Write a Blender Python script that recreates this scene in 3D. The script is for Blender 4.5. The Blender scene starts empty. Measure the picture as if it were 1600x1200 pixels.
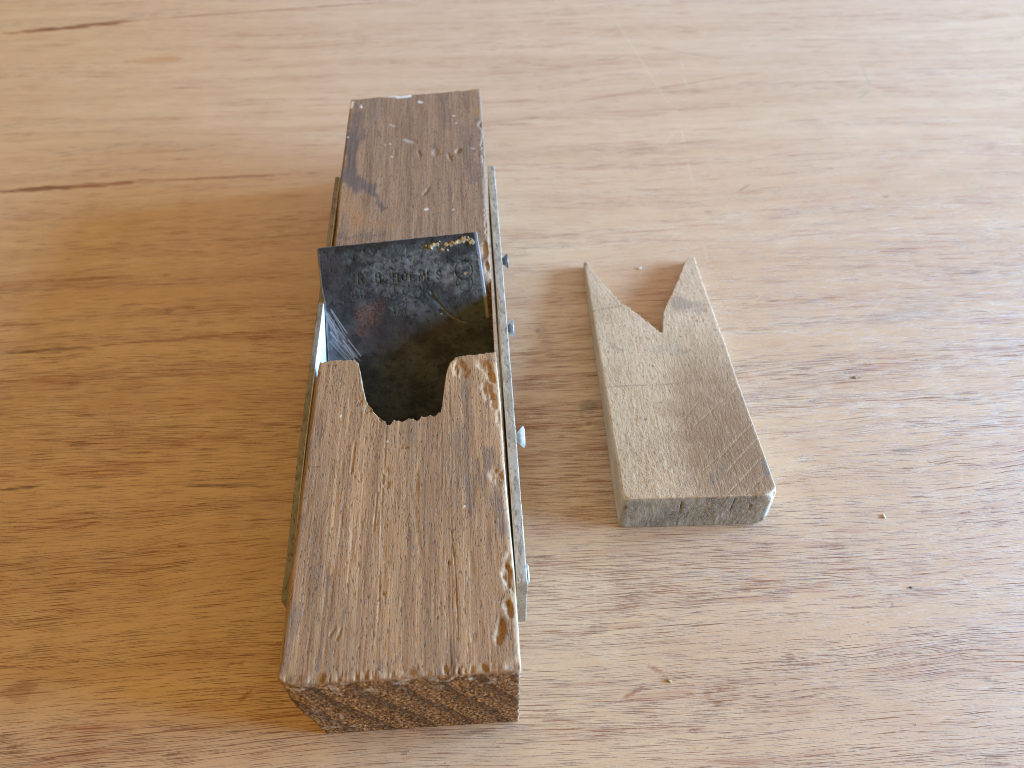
import bpy, math, random
import numpy as np

# ------------------------------------------------------------------ camera, light, exposure
SC = bpy.context.scene
COL = SC.collection
PITCH = math.radians(51.3)          # camera looks this far below the horizontal
FPX = 1190.0                        # focal length in pixels of the 1600 px wide photograph
HB = 0.046                          # height of the plane's wooden body
CH = 0.1959 + HB                    # camera height above the table

cam_data = bpy.data.cameras.new('camera')
cam_data.sensor_width = 36.0
cam_data.lens = FPX / 1600 * 36.0
cam_data.clip_start = 0.01
cam_data.clip_end = 50.0
cam_data.dof.use_dof = True
cam_data.dof.focus_distance = 0.238
cam_data.dof.aperture_fstop = 16.0
cam = bpy.data.objects.new('camera', cam_data)
COL.objects.link(cam)
cam.location = (0, 0, CH)
cam.rotation_euler = (math.pi / 2 - PITCH, 0, 0)
SC.camera = cam

WORLD_COL = (1.0, 0.63, 0.185)
WORLD_STR = 0.715
wd = bpy.data.worlds.new('World')
SC.world = wd
wd.use_nodes = True
wd.node_tree.nodes['Background'].inputs[0].default_value = (*WORLD_COL, 1)
wd.node_tree.nodes['Background'].inputs[1].default_value = WORLD_STR


def area_light(name, loc, target, sx, sy, power, col):
    d = bpy.data.lights.new(name, 'AREA')
    d.shape = 'RECTANGLE'
    d.size, d.size_y, d.energy, d.color = sx, sy, power, col
    o = bpy.data.objects.new(name, d)
    COL.objects.link(o)
    o.location = loc
    dx, dy, dz = (target[i] - loc[i] for i in range(3))
    o.rotation_euler = (math.atan2(math.hypot(dx, dy), -dz), 0, math.atan2(dy, dx) - math.pi / 2)
    return o


# cool daylight: a window low to the right of the table; two weak fill lamps ahead are added for table sheen; the warm room light is the world
area_light('window_light', (1.9, 0.26, 0.40), (0, 0.2, 0.02), 1.2, 0.60, 256, (0.315, 0.575, 0.97))
area_light('far_right_sheen_fill', (1.75, 1.9, 1.0), (0.1, 0.25, 0.0), 1.4, 0.9, 13, (0.12, 0.48, 1.0))
area_light('far_sheen_fill', (0.3, 2.6, 1.0), (0.0, 0.25, 0.0), 2.4, 0.8, 19, (0.12, 0.48, 1.0))

SC.view_settings.view_transform = 'Standard'
SC.view_settings.look = 'None'
SC.view_settings.exposure = -0.07
SC.view_settings.gamma = 1.0
SC.cycles.use_denoising = True
SC.cycles.max_bounces = 8
SC.cycles.filter_width = 1.0

# ------------------------------------------------------------------ pixel -> place
_sp, _cp = math.sin(PITCH), math.cos(PITCH)


def at(x, y, z):
    """Point at height z (metres) seen at pixel (x, y) of the 1600 x 1200 photograph."""
    a, b = (x - 800) / FPX, (600 - y) / FPX
    d = np.array([a, _cp + b * _sp, -_sp + b * _cp])
    return np.array([0, 0, CH]) + d * ((z - CH) / d[2])


TH = math.radians(3.54)
UX = np.array([math.cos(TH), math.sin(TH), 0])
VX = np.array([-math.sin(TH), math.cos(TH), 0])
ORG = at(432, 1050, HB)
ORG[2] = 0


def bl(x, y, z=HB):
    """pixel -> (u, v) in millimetres in the frame of the plane's body"""
    p = at(x, y, z) - ORG
    return p @ UX * 1000, p @ VX * 1000


# ------------------------------------------------------------------ numpy noise
def _hash(ix, iy, iz, seed):
    h = (ix.astype(np.int64) * 374761393 + iy.astype(np.int64) * 668265263 + iz.astype(np.int64) * 2147483647 + seed * 974634777) & 0xFFFFFFFF
    h = ((h ^ (h >> 13)) * 1274126177) & 0xFFFFFFFF
    h = ((h ^ (h >> 16)) * 2246822519) & 0xFFFFFFFF
    return ((h ^ (h >> 15)) & 0xFFFFFF) / float(0xFFFFFF)


def vnoise(x, y, z=0.0, seed=0):
    x, y, z = np.broadcast_arrays(np.asarray(x, float), np.asarray(y, float), np.asarray(z, float))
    fx, fy, fz = np.floor(x), np.floor(y), np.floor(z)
    tx, ty, tz = x - fx, y - fy, z - fz
    tx, ty, tz = (t * t * (3 - 2 * t) for t in (tx, ty, tz))
    r = 0
    for dx in (0, 1):
        for dy in (0, 1):
            for dz in (0, 1):
                w = (tx if dx else 1 - tx) * (ty if dy else 1 - ty) * (tz if dz else 1 - tz)
                r = r + w * _hash(fx + dx, fy + dy, fz + dz, seed)
    return r


def fbm(x, y, z=0.0, seed=0, octaves=4, gain=0.5):
    r, a, s = 0, 1.0, 0.0
    for k in range(octaves):
        r = r + a * vnoise(np.asarray(x) * 2 ** k, np.asarray(y) * 2 ** k, np.asarray(z) * 2 ** k, seed + 17 * k)
        s += a
        a *= gain
    return r / s


def sstep(e0, e1, x):
    t = np.clip((x - e0) / (e1 - e0), 0, 1)
    return t * t * (3 - 2 * t)


def dseg(x, y, p, q):
    px, py = p
    qx, qy = q
    dx, dy = qx - px, qy - py
    t = np.clip(((x - px) * dx + (y - py) * dy) / (dx * dx + dy * dy + 1e-9), 0, 1)
    return np.hypot(x - px - t * dx, y - py - t * dy)


def dpoly(x, y, pts):
    return np.minimum.reduce([dseg(x, y, pts[i], pts[i + 1]) for i in range(len(pts) - 1)])


def ell(x, y, c, rx, ry, ang=0.0):
    """1 inside an ellipse, falling to 0 at its rim (squared distance)"""
    ca, sa = math.cos(math.radians(ang)), math.sin(math.radians(ang))
    dx, dy = x - c[0], y - c[1]
    a, b = dx * ca + dy * sa, -dx * sa + dy * ca
    return np.clip(1 - (a / rx) ** 2 - (b / ry) ** 2, 0, 1)


# ------------------------------------------------------------------ mesh helpers
def box_grid(A, B, C):
    na, nb, nc = len(A), len(B), len(C)
    idx = np.full((na, nb, nc), -1, np.int64)
    m = np.zeros((na, nb, nc), bool)
    m[0], m[-1], m[:, 0], m[:, -1], m[:, :, 0], m[:, :, -1] = (True,) * 6
    idx[m] = np.arange(m.sum())
    ia, ib, ic = np.nonzero(m)
    P = np.stack([np.asarray(A)[ia], np.asarray(B)[ib], np.asarray(C)[ic]], 1).astype(float)
    q = []

    def quads(g, flip):
        f = np.stack([g[:-1, :-1], g[1:, :-1], g[1:, 1:], g[:-1, 1:]], -1).reshape(-1, 4)
        q.append(f[:, ::-1] if flip else f)
    quads(idx[:, :, -1], False)
    quads(idx[:, :, 0], True)
    quads(idx[:, 0, :], False)
    quads(idx[:, -1, :], True)
    quads(idx[0], True)
    quads(idx[-1], False)
    return P, np.concatenate(q)


def round_box(P, L, r):
    L = np.asarray(L, float)
    r = np.asarray(r, float).reshape(-1, 1) if np.ndim(r) else float(r)
    q = np.clip(P, r, L - r)
    d = P - q
    n = np.linalg.norm(d, axis=1, keepdims=True)
    return q + d / np.maximum(n, 1e-9) * np.minimum(n, r)


def vnormals(V, F):
    n = np.cross(V[F[:, 2]] - V[F[:, 0]], V[F[:, 3]] - V[F[:, 1]])
    N = np.zeros_like(V)
    for k in range(4):
        np.add.at(N, F[:, k], n)
    return N / np.maximum(np.linalg.norm(N, axis=1, keepdims=True), 1e-12)


def mesh_obj(name, V, F, mat, parent=None, attrs=None, smooth=True):
    me = bpy.data.meshes.new(name)
    V = np.ascontiguousarray(V, np.float32)
    F = np.ascontiguousarray(F, np.int32)
    k = F.shape[1]
    me.vertices.add(len(V))
    me.vertices.foreach_set('co', V.ravel())
    me.loops.add(F.size)
    me.loops.foreach_set('vertex_index', F.ravel())
    me.polygons.add(len(F))
    me.polygons.foreach_set('loop_start', np.arange(0, F.size, k, dtype=np.int32))
    me.update(calc_edges=True)
    if smooth:
        me.polygons.foreach_set('use_smooth', np.ones(len(F), bool))
    for an, arr in (attrs or {}).items():
        a = me.attributes.new(an, 'FLOAT_COLOR', 'POINT')
        c = np.ones((len(V), 4), np.float32)
        c[:, :arr.shape[1]] = arr
        a.data.foreach_set('color', c.ravel())
    me.materials.append(mat)
    o = bpy.data.objects.new(name, me)
    COL.objects.link(o)
    if parent is not None:
        o.parent = parent
    return o


def tag(o, label, cat, group=None, kind=None):
    if label:
        o['label'] = label
    if cat:
        o['category'] = cat
    if group:
        o['group'] = group
    if kind:
        o['kind'] = kind
    return o


def empty(name, loc, rz):
    o = bpy.data.objects.new(name, None)
    o.empty_display_size = 0.01
    COL.objects.link(o)
    o.location = loc
    o.rotation_euler = (0, 0, rz)
    return o


# ------------------------------------------------------------------ node helper
class NT:
    def __init__(s, name):
        s.mat = bpy.data.materials.new(name)
        s.mat.use_nodes = True
        s.t = s.mat.node_tree
        s.b = s.t.nodes['Principled BSDF']

    def n(s, typ, **kw):
        nd = s.t.nodes.new(typ)
        for k, v in kw.items():
            setattr(nd, k, v)
        return nd

    def put(s, sock, v):
        if isinstance(v, bpy.types.NodeSocket):
            s.t.links.new(v, sock)
        elif isinstance(v, (tuple, list)) and len(v) == 3 and sock.type == 'RGBA':
            sock.default_value = (*v, 1)
        else:
            sock.default_value = v

    def m(s, op, a, b=0.0, c=0.0, clamp=False):
        nd = s.n('ShaderNodeMath', operation=op, use_clamp=clamp)
        s.put(nd.inputs[0], a)
        s.put(nd.inputs[1], b)
        s.put(nd.inputs[2], c)
        return nd.outputs[0]

    def coord(s, scale=(1, 1, 1), rot=(0, 0, 0), loc=(0, 0, 0), src=None):
        if src is None:
            src = s.n('ShaderNodeTexCoord').outputs['Object']
        mp = s.n('ShaderNodeMapping')
        s.put(mp.inputs[0], src)
        mp.inputs[1].default_value, mp.inputs[2].default_value, mp.inputs[3].default_value = loc, rot, scale
        return mp.outputs[0]

    def noise(s, vec, scale=1.0, detail=2.0, rough=0.5, dist=0.0, color=False):
        nd = s.n('ShaderNodeTexNoise')
        s.put(nd.inputs['Vector'], vec)
        nd.inputs['Scale'].default_value = scale
        nd.inputs['Detail'].default_value = detail
        nd.inputs['Roughness'].default_value = rough
        nd.inputs['Distortion'].default_value = dist
        return nd.outputs['Color' if color else 0]

    def ramp(s, fac, e0, e1, lo=0.0, hi=1.0):
        nd = s.n('ShaderNodeMapRange', interpolation_type='SMOOTHSTEP')
        s.put(nd.inputs[0], fac)
        nd.inputs[1].default_value, nd.inputs[2].default_value = e0, e1
        nd.inputs[3].default_value, nd.inputs[4].default_value = lo, hi
        return nd.outputs[0]

    def mix(s, fac, a, b, mode='MIX'):
        nd = s.n('ShaderNodeMix', data_type='RGBA', blend_type=mode)
        s.put(nd.inputs[0], fac)
        s.put(nd.inputs[6], a)
        s.put(nd.inputs[7], b)
        return nd.outputs[2]

    def sep(s, v):
        nd = s.n('ShaderNodeSeparateXYZ')
        s.put(nd.inputs[0], v)
        return nd.outputs

    def comb(s, x, y, z):
        nd = s.n('ShaderNodeCombineXYZ')
        for i, q in enumerate((x, y, z)):
            s.put(nd.inputs[i], q)
        return nd.outputs[0]

    def attr(s, name):
        nd = s.n('ShaderNodeAttribute', attribute_name=name)
        sp = s.n('ShaderNodeSeparateColor')
        s.put(sp.inputs[0], nd.outputs['Color'])
        return sp.outputs

    def bump(s, h, strength, dist, normal=None):
        nd = s.n('ShaderNodeBump')
        nd.inputs['Strength'].default_value = strength
        nd.inputs['Distance'].default_value = dist
        s.put(nd.inputs['Height'], h)
        if normal is not None:
            s.put(nd.inputs['Normal'], normal)
        return nd.outputs[0]

    def done(s, col, rough, normal=None, metallic=0.0, spec=0.5):
        s.put(s.b.inputs['Base Color'], col)
        s.put(s.b.inputs['Roughness'], rough)
        s.put(s.b.inputs['Metallic'], metallic)
        s.put(s.b.inputs['Specular IOR Level'], spec)
        if normal is not None:
            s.put(s.b.inputs['Normal'], normal)
        return s.mat


# ------------------------------------------------------------------ table top
def table_material():
    t = NT('plywood')
    co = t.coord(rot=(0, 0, -math.radians(3.4)))
    xyz = t.sep(co)
    x, y = xyz[0], xyz[1]
    # slow drift of the grain direction, stronger in a few whorled patches
    w1 = t.noise(t.coord((3.5, 9, 1), src=co), 1.0, 1.5)
    w2 = t.noise(t.coord((22, 60, 1), src=co, loc=(3, 1, 0)), 1.0, 2.0)
    whirl = t.ramp(t.noise(t.coord((9, 20, 1), src=co, loc=(8, 4, 0)), 1.0, 1.0), 0.50, 0.68)
    yw = t.m('ADD', y, t.m('MULTIPLY', t.m('SUBTRACT', w1, 0.5), 0.030))
    yw = t.m('ADD', yw, t.m('MULTIPLY', t.m('SUBTRACT', w2, 0.5), t.m('ADD', 0.0008, t.m('MULTIPLY', whirl, 0.0045))))
    g = t.comb(x, yw, 0.0)
    bands = t.noise(t.coord((4, 110, 1), src=g), 1.0, 3.0, 0.6)
    broad = t.noise(t.coord((2.5, 22, 1), src=g, loc=(5, 0, 0)), 1.0, 2.0)
    fib = t.noise(t.coord((50, 1700, 1), src=g), 1.0, 3.0, 0.65)
    fuzz = t.noise(t.coord((900, 2200, 1), src=co), 1.0, 2.0, 0.7)
    mott = t.noise(t.coord((45, 90, 1), src=co), 1.0, 4.0, 0.6)
    dens = t.noise(t.coord((6, 70, 1), src=g, loc=(2, 7, 0)), 1.0, 4.0, 0.65)
    p1 = t.noise(t.coord((80, 4200, 1), src=g), 1.0, 1.0, 0.6)
    p2 = t.noise(t.coord((38, 2600, 1), src=g, loc=(9, 3, 0)), 1.0, 1.0, 0.6)
    brk = t.noise(t.coord((800, 1500, 1), src=g, loc=(4, 4, 0)), 1.0, 1.0, 0.5)
    th1 = t.m('SUBTRACT', 0.755, t.m('MULTIPLY', dens, 0.38))
    th1 = t.m('ADD', th1, t.m('MULTIPLY', t.m('SUBTRACT', brk, 0.5), 0.12))
    th1 = t.m('ADD', th1, t.ramp(y, 0.17, 0.36, 0.0, 0.075))     # the far side of the board is closer grained
    pore = t.m('MULTIPLY', t.m('SUBTRACT', p1, th1), 10.0, clamp=True)
    pore2 = t.m('MULTIPLY', t.m('SUBTRACT', p2, t.m('ADD', th1, 0.03)), 9.0, clamp=True)
    pr = t.m('MAXIMUM', pore, pore2)
    col = t.mix(t.ramp(bands, 0.3, 0.70), (0.603, 0.409, 0.242), (0.538, 0.350, 0.199))
    col = t.mix(t.ramp(broad, 0.42, 0.70, 0, 0.35), col, (0.477, 0.278, 0.145))
    col = t.mix(t.ramp(mott, 0.50, 0.72, 0, 0.35), col, (0.442, 0.259, 0.135))
    col = t.mix(t.ramp(mott, 0.46, 0.28, 0, 0.35), col, (0.663, 0.474, 0.300))
    col = t.mix(t.ramp(fib, 0.45, 0.72, 0, 0.30), col, (0.361, 0.190, 0.095))
    col = t.mix(t.ramp(fuzz, 0.50, 0.72, 0, 0.32), col, (0.342, 0.201, 0.107))
    red = t.ramp(t.noise(t.coord((26, 300, 1), src=g, loc=(1, 6, 0)), 1.0, 3.0, 0.65), 0.52, 0.66, 0, 0.45)
    col = t.mix(t.m('MULTIPLY', red, t.ramp(dens, 0.38, 0.58)), col, (0.352, 0.137, 0.063))
    pcol = t.mix(t.ramp(mott, 0.4, 0.6), (0.125, 0.042, 0.014), (0.245, 0.074, 0.024))
    col = t.mix(t.m('MULTIPLY', pr, 0.72), col, pcol)
    frayn = t.ramp(t.noise(t.coord((80, 1100, 1), src=g, loc=(6, 6, 0)), 1.0, 3.0, 0.7), 0.30, 0.55, 0.50, 1.0)

    # stains and streaks (masks held by the mesh: dark, red, grey / ochre, pale, green)
    ma, mb = t.attr('mk'), t.attr('mk2')
    for m_, c_ in ((mb[0], (0.420, 0.186, 0.046)), (ma[1], (0.270, 0.098, 0.038)), (ma[2], (0.100, 0.093, 0.065)), (mb[2], (0.220, 0.279, 0.152)), (ma[0], (0.100, 0.047, 0.023)), (mb[1], (0.740, 0.614, 0.426))):
        col = t.mix(t.m('MULTIPLY', m_, frayn), col, c_)
    dust = t.noise(t.coord((500, 500, 1), src=co), 1.0, 3.0, 0.75)
    col = t.mix(t.ramp(dust, 0.64, 0.74, 0, 0.30), col, (0.660, 0.502, 0.319))
    h = t.m('ADD', t.m('MULTIPLY', pr, -1.0), t.m('MULTIPLY', fib, 0.7))
    h = t.m('ADD', h, t.m('MULTIPLY', t.m('ADD', dust, fuzz), 0.5))
    nrm = t.bump(h, 0.6, 0.00018)
    ro = t.m('ADD', t.ramp(bands, 0.2, 0.8, 0.44, 0.54), t.m('MULTIPLY', pr, 0.25))
    return t.done(col, ro, nrm, 0.0, t.m('SUBTRACT', 0.8, t.m('MULTIPLY', pr, 0.7)))


STAINS = [(-5, 54, 225, 31, 4.0, 'RD', 1.0), (20, 51, 190, 35, 2.6, 'DK', .55), (190, 33, 620, 2, 1.6, 'RD', .7), (-30, 301, 120, 292, 2.4, 'DK', .5), (-40, 302, 260, 281, 2.6, 'RD', 1.0), (220, 284, 530, 268, 1.3, 'RD', .75),
          (200, 100, 290, 88, 7, 'OC', .42), (30, 72, 120, 70, 3, 'RD', .3), (-10, 553, 180, 540, 1.0, 'DK', .8), (150, 541, 450, 515, 1.0, 'RD', .7),
          (60, 440, 205, 432, 1.4, 'RD', .8), (260, 250, 300, 248, .8, 'RD', .5), (-10, 768, 70, 758, .8, 'DK', .8), (110, 760, 170, 761, .6, 'DK', .6),
          (270, 760, 410, 757, .9, 'DK', .6), (255, 430, 262, 432, 1.6, 'GY', .4), (258, 480, 266, 490, 2, 'GY', .4), (0, 1082, 60, 1080, 4, 'RD', .5),
          (820, 172, 1200, 110, 1.1, 'RD', .38), (760, 160, 850, 156, 1.2, 'RD', .35), (980, 68, 1180, 100, .8, 'GY', .25),
          (1345, 100, 1362, 140, .9, 'GN', .45), (1340, 155, 1362, 140, .9, 'GN', .45), (1150, 302, 1175, 285, .7, 'GY', .5), (1100, 330, 1114, 332, 1.3, 'GY', .5),
          (1340, 235, 1400, 237, .6, 'DK', .45), (1290, 263, 1304, 264, .8, 'DK', .6), (1375, 306, 1390, 307, .8, 'DK', .6), (1325, 590, 1346, 591, .9, 'DK', .8),
          (1190, 597, 1198, 598, .6, 'DK', .7), (1200, 590, 1208, 591, .6, 'DK', .7), (1270, 468, 1278, 469, .6, 'DK', .6), (1410, 540, 1420, 590, 4, 'OC', .3),
          (905, 640, 935, 632, 4, 'GY', .5), (902, 648, 915, 645, 2, 'GY', .5), (870, 680, 884, 684, 1.4, 'GY', .35), (915, 660, 925, 664, 1.5, 'RD', .5),
          (1395, 705, 1440, 700, 1.5, 'GY', .35), (1575, 655, 1585, 680, 4, 'OC', .35), (1350, 500, 1480, 480, 6, 'DK', .22), (1420, 918, 1427, 920, 1.0, 'GY', .9),
          (1390, 945, 1398, 946, .5, 'DK', .9), (1010, 1070, 960, 1100, .6, 'RD', .75), (1010, 1038, 1046, 1060, .7, 'RD', .7), (1098, 1090, 1140, 1105, .9, 'RD', .6),
          (1100, 1078, 1110, 1090, 1.0, 'RD', .6), (1228, 1024, 1240, 1028, 1.6, 'RD', .55), (1536, 1060, 1550, 1062, 1.2, 'RD', .5), (370, 1100, 400, 1070, .8, 'RD', .6),
          (372, 1040, 382, 1034, 1.2, 'RD', .6), (840, 492, 860, 560, 2.5, 'GY', .18), (838, 515, 842, 522, 1.2, 'GY', .6), (850, 690, 1000, 700, 3, 'RD', .25),
          (195, 95, 200, 100, 2.5, 'OC', .5), (1580, 20, 1500, 36, 3, 'OC', .3)]
SCRATCHES = [(945, 5, 1062, 190, .42, 'SCR', .34), (1062, 190, 1085, 300, .4, 'SCR', .28), (1030, 235, 1068, 190, .45, 'SCR', .25), (1062, 80, 1078, 165, .35, 'SCR', .35),
          (1320, 525, 1420, 430, .35, 'SCR', .22), (1495, 485, 1530, 590, .25, 'SCR', .3), (925, 880, 935, 1010, .18, 'SCR', .4), (1170, 480, 1210, 440, .3, 'SCR', .35),
          (350, 912, 362, 895, .3, 'SCR', .35), (1100, 380, 1110, 420, .3, 'SCR', .3), (1500, 700, 1505, 790, .2, 'SCR', .35), (1380, 830, 1385, 880, .15, 'SCR', .3)]
CH_OF = {'DK': 0, 'RD': 1, 'GY': 2, 'OC': 3, 'SCR': 4, 'GN': 5}


def table_marks(X, Y):
    M = np.zeros((len(X), 6), np.float32)
    wob = fbm(X * 90, Y * 600, 0, 201, 3, .7) - .5
    for lst, fray in ((STAINS, 1.0), (SCRATCHES, .35)):
        for x0, y0, x1, y1, hw, c, st in lst:
            p, q = at(x0, y0, 0)[:2], at(x1, y1, 0)[:2]
            mid, d = (p + q) / 2, q - p
            L = np.hypot(*d) / 2
            R = L * 1.5 + 4 * hw / 1000
            k = np.nonzero((np.abs(X - mid[0]) < R) & (np.abs(Y - mid[1]) < R))[0]
            ca, sa = d / (2 * L)
            dx, dy = X[k] - mid[0], Y[k] - mid[1]
            a, b = (dx * ca + dy * sa) / L, (-dx * sa + dy * ca) / (max(hw, .42) / 1000)
            r = np.abs(a) ** 2.5 + b * b + wob[k] * 2.2 * fray
            M[k, CH_OF[c]] = np.maximum(M[k, CH_OF[c]], st * sstep(1.0, .15, r) * min(1, hw / .42))
    return M


def build_table():
    x0, x1, y0, y1, T = -0.75, 0.75, -0.35, 0.95, 0.018
    xs = np.concatenate([np.linspace(x0, -.37, 12, endpoint=False), np.linspace(-.37, .37, 870), np.linspace(.37, x1, 13)[1:]])
    ys = np.concatenate([np.linspace(y0, .04, 12, endpoint=False), np.linspace(.04, .56, 740), np.linspace(.56, y1, 13)[1:]])
    nx, ny = len(xs), len(ys)
    XX, YY = np.meshgrid(xs, ys, indexing='ij')
    V = np.stack([XX.ravel(), YY.ravel(), np.zeros(nx * ny)], 1)
    g = np.arange(nx * ny).reshape(nx, ny)
    F = np.stack([g[:-1, :-1], g[1:, :-1], g[1:, 1:], g[:-1, 1:]], -1).reshape(-1, 4)
    # underside and rim
    n = len(V)
    c = [g[0, 0], g[-1, 0], g[-1, -1], g[0, -1]]
    V = np.concatenate([V, V[c] - np.array([0, 0, T])])
    F = np.concatenate([F, [[n + 3, n + 2, n + 1, n]], [[c[i], n + i, n + (i + 1) % 4, c[(i + 1) % 4]] for i in range(4)]])
    M = np.concatenate([table_marks(XX.ravel(), YY.ravel()), np.zeros((4, 6), np.float32)])
    o = mesh_obj('table_top', V, F, table_material(), None, {'mk': M[:, :3], 'mk2': M[:, 3:]}, smooth=False)
    o['kind'] = 'structure'
    o['label'] = 'worn reddish plywood table top with scratches and dark pores'
    return o


build_table()


# ------------------------------------------------------------------ old wood of the plane body
# attributes: mk = (dirt, fresh wood, white paint)   mk2 = (end grain, grey-violet stain, ochre)
def body_wood(name, base, late, grey, seed):
    t = NT(name)
    co = t.coord(loc=(seed * .37, seed * .11, 0))
    a, b = t.attr('mk'), t.attr('mk2')
    fib = t.noise(t.coord((1500, 45, 1500), src=co), 1.0, 3.0, 0.65)
    streak = t.noise(t.coord((260, 7, 120), src=co), 1.0, 3.0, 0.6)
    wide = t.noise(t.coord((70, 14, 60), src=co), 1.0, 3.0, 0.6)
    pore = t.noise(t.coord((3600, 520, 3600), src=co, loc=(4, 4, 4)), 1.0, 1.0, 0.5)
    fine = t.noise(t.coord((2400, 1500, 2400), src=co), 1.0, 2.0, 0.7)
    col = t.mix(t.ramp(streak, 0.34, 0.70), base, late)
    col = t.mix(t.ramp(wide, 0.45, 0.70, 0, 0.65), col, grey)
    col = t.mix(t.ramp(fib, 0.48, 0.74, 0, 0.55), col, tuple(q * .40 for q in late))
    col = t.mix(t.ramp(fib, 0.46, 0.25, 0, 0.45), col, tuple(min(1, q * 1.5) for q in base))
    col = t.mix(t.ramp(pore, 0.58, 0.70, 0, 0.70), col, (0.078, 0.040, 0.022))
    # end grain: cut fibre ends, tan tips over dark hollows, slanting growth rings
    xyz = t.sep(co)
    ring = t.m('ADD', t.m('MULTIPLY', xyz[0], 92.0), t.m('MULTIPLY', xyz[2], 36.0))
    ring = t.m('ADD', ring, t.m('MULTIPLY', t.noise(t.coord((22, 22, 22), src=co), 1.0, 1.0), 1.2))
    rf = t.m('FRACT', ring)
    rg = t.m('MAXIMUM', t.ramp(rf, 0.30, 0.97, 0, .75), t.m('MULTIPLY', t.ramp(rf, 0.90, 0.96), t.ramp(rf, 1.0, 0.97)))
    eg1 = t.noise(t.coord((1100, 1100, 700), src=co), 1.0, 3.0, 0.8)
    eg = t.mix(t.ramp(eg1, 0.40, 0.60), (0.060, 0.030, 0.014), (0.40, 0.225, 0.100))
    eg = t.mix(t.ramp(eg1, 0.56, 0.70), eg, (0.68, 0.45, 0.22))
    eg = t.mix(t.m('MULTIPLY', rg, 0.80), eg, (0.055, 0.030, 0.015))
    col = t.mix(b[0], col, eg)
    stainn = t.m('MULTIPLY', b[1], t.ramp(wide, 0.1, 0.6, 0.75, 1.0))
    col = t.mix(stainn, col, t.mix(t.ramp(fib, 0.3, 0.7), (0.125, 0.100, 0.092), (0.075, 0.058, 0.053)))
    col = t.mix(t.m('MULTIPLY', b[2], 0.7), col, (0.36, 0.19, 0.075))
    col = t.mix(t.m('MULTIPLY', a[0], t.ramp(fine, 0.2, 0.6, 0.6, 1.0)), col, (0.035, 0.022, 0.016))
    col = t.mix(t.m('MULTIPLY', a[1], t.ramp(fib, 0.2, 0.75, 1.0, 0.7)), col, (0.54, 0.395, 0.255))
    col = t.mix(a[2], col, (0.70, 0.70, 0.66))
    h = t.m('ADD', t.m('MULTIPLY', fib, 0.8), t.m('MULTIPLY', fine, 0.5))
    h = t.m('SUBTRACT', h, t.m('MULTIPLY', t.ramp(pore, 0.58, 0.68), 0.8))
    nrm = t.bump(h, 0.55, 0.00026)
    return t.done(col, t.ramp(fib, 0.3, 0.7, 0.62, 0.80), nrm, 0.0, 0.28)


def wood_relief(V, N, endm, seed, amp=1.0):
    """displacement in mm of weathered wood, V in mm"""
    x, y, z = V.T
    d = -0.07 * sstep(.55, .8, fbm(x * 1.1, y * .05, z * 1.1, seed, 3))
    d = d - 0.05 * sstep(.66, .84, vnoise(x * 2.4, y * .30, z * 2.4, seed + 5))
    d = d + 0.03 * (vnoise(x * 2.0, y * 1.2, z * 2, seed + 6) - .5)
    d = d + 0.18 * (fbm(x * .12, y * .05, z * .12, seed + 9, 3) - .5)
    e = 0.75 * (fbm(x * 1.3, y * 1.3, z * 1.1, seed + 3, 3, .7) - .5)
    return amp * (d * (1 - endm) + e * endm)


plane = empty('hand_plane', tuple(ORG), TH)
tag(plane, 'old wooden hand plane body with steel side plates and no wedge', 'hand plane')

V0 = -3.5                                   # near end of the body (mm along the body)
notch_px = [(500, 565), (520, 562), (550, 562), (558, 568), (563, 585), (567, 605), (572, 628), (580, 638), (592, 648), (603, 660), (612, 656), (620, 655),
            (640, 656), (655, 652), (672, 651), (690, 643), (694, 620), (697, 600), (700, 580), (705, 567), (715, 557), (745, 553), (760, 552), (777, 549)]
nb = np.array([bl(*p) for p in notch_px])


_rb = random.Random(12)
_be = [14.0]
while _be[-1] < 46:
    _be.append(_be[-1] + _rb.choice([1.3, 1.8, 2.4, 3.4, 4.6]))
_bd = [_rb.uniform(.35, 1.5) for _ in _be]
_bs = [_rb.uniform(-.5, .5) for _ in _be]


def bites(u):
    k = np.clip(np.searchsorted(_be, u) - 1, 0, len(_be) - 2)
    e0, e1 = np.array(_be)[k], np.array(_be)[k + 1]
    t = np.clip(2 * (u - e0) / (e1 - e0) - 1, -1, 1)
    t2 = np.clip(t + np.array(_bs)[k] * (1 - t * t), -1, 1)
    return .8 - 1.6 * np.array(_bd)[k] * np.sqrt(1 - t2 * t2)


def notch_v(u):
    v = np.interp(u, nb[:, 0], nb[:, 1])
    rag = (fbm(u * .9, 3.3, 0, 41, 3) - .5) * 2.0 + (vnoise(u * .45, 8.1, 0, 43) - .5) * 1.4
    rag = .35 * rag + bites(u)
    return v + rag * sstep(15, 20, u) * (1 - sstep(40, 43.5, u)) + (fbm(u * 1.5, 1.2, 0, 44, 3, .7) - .5) * 1.2


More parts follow.
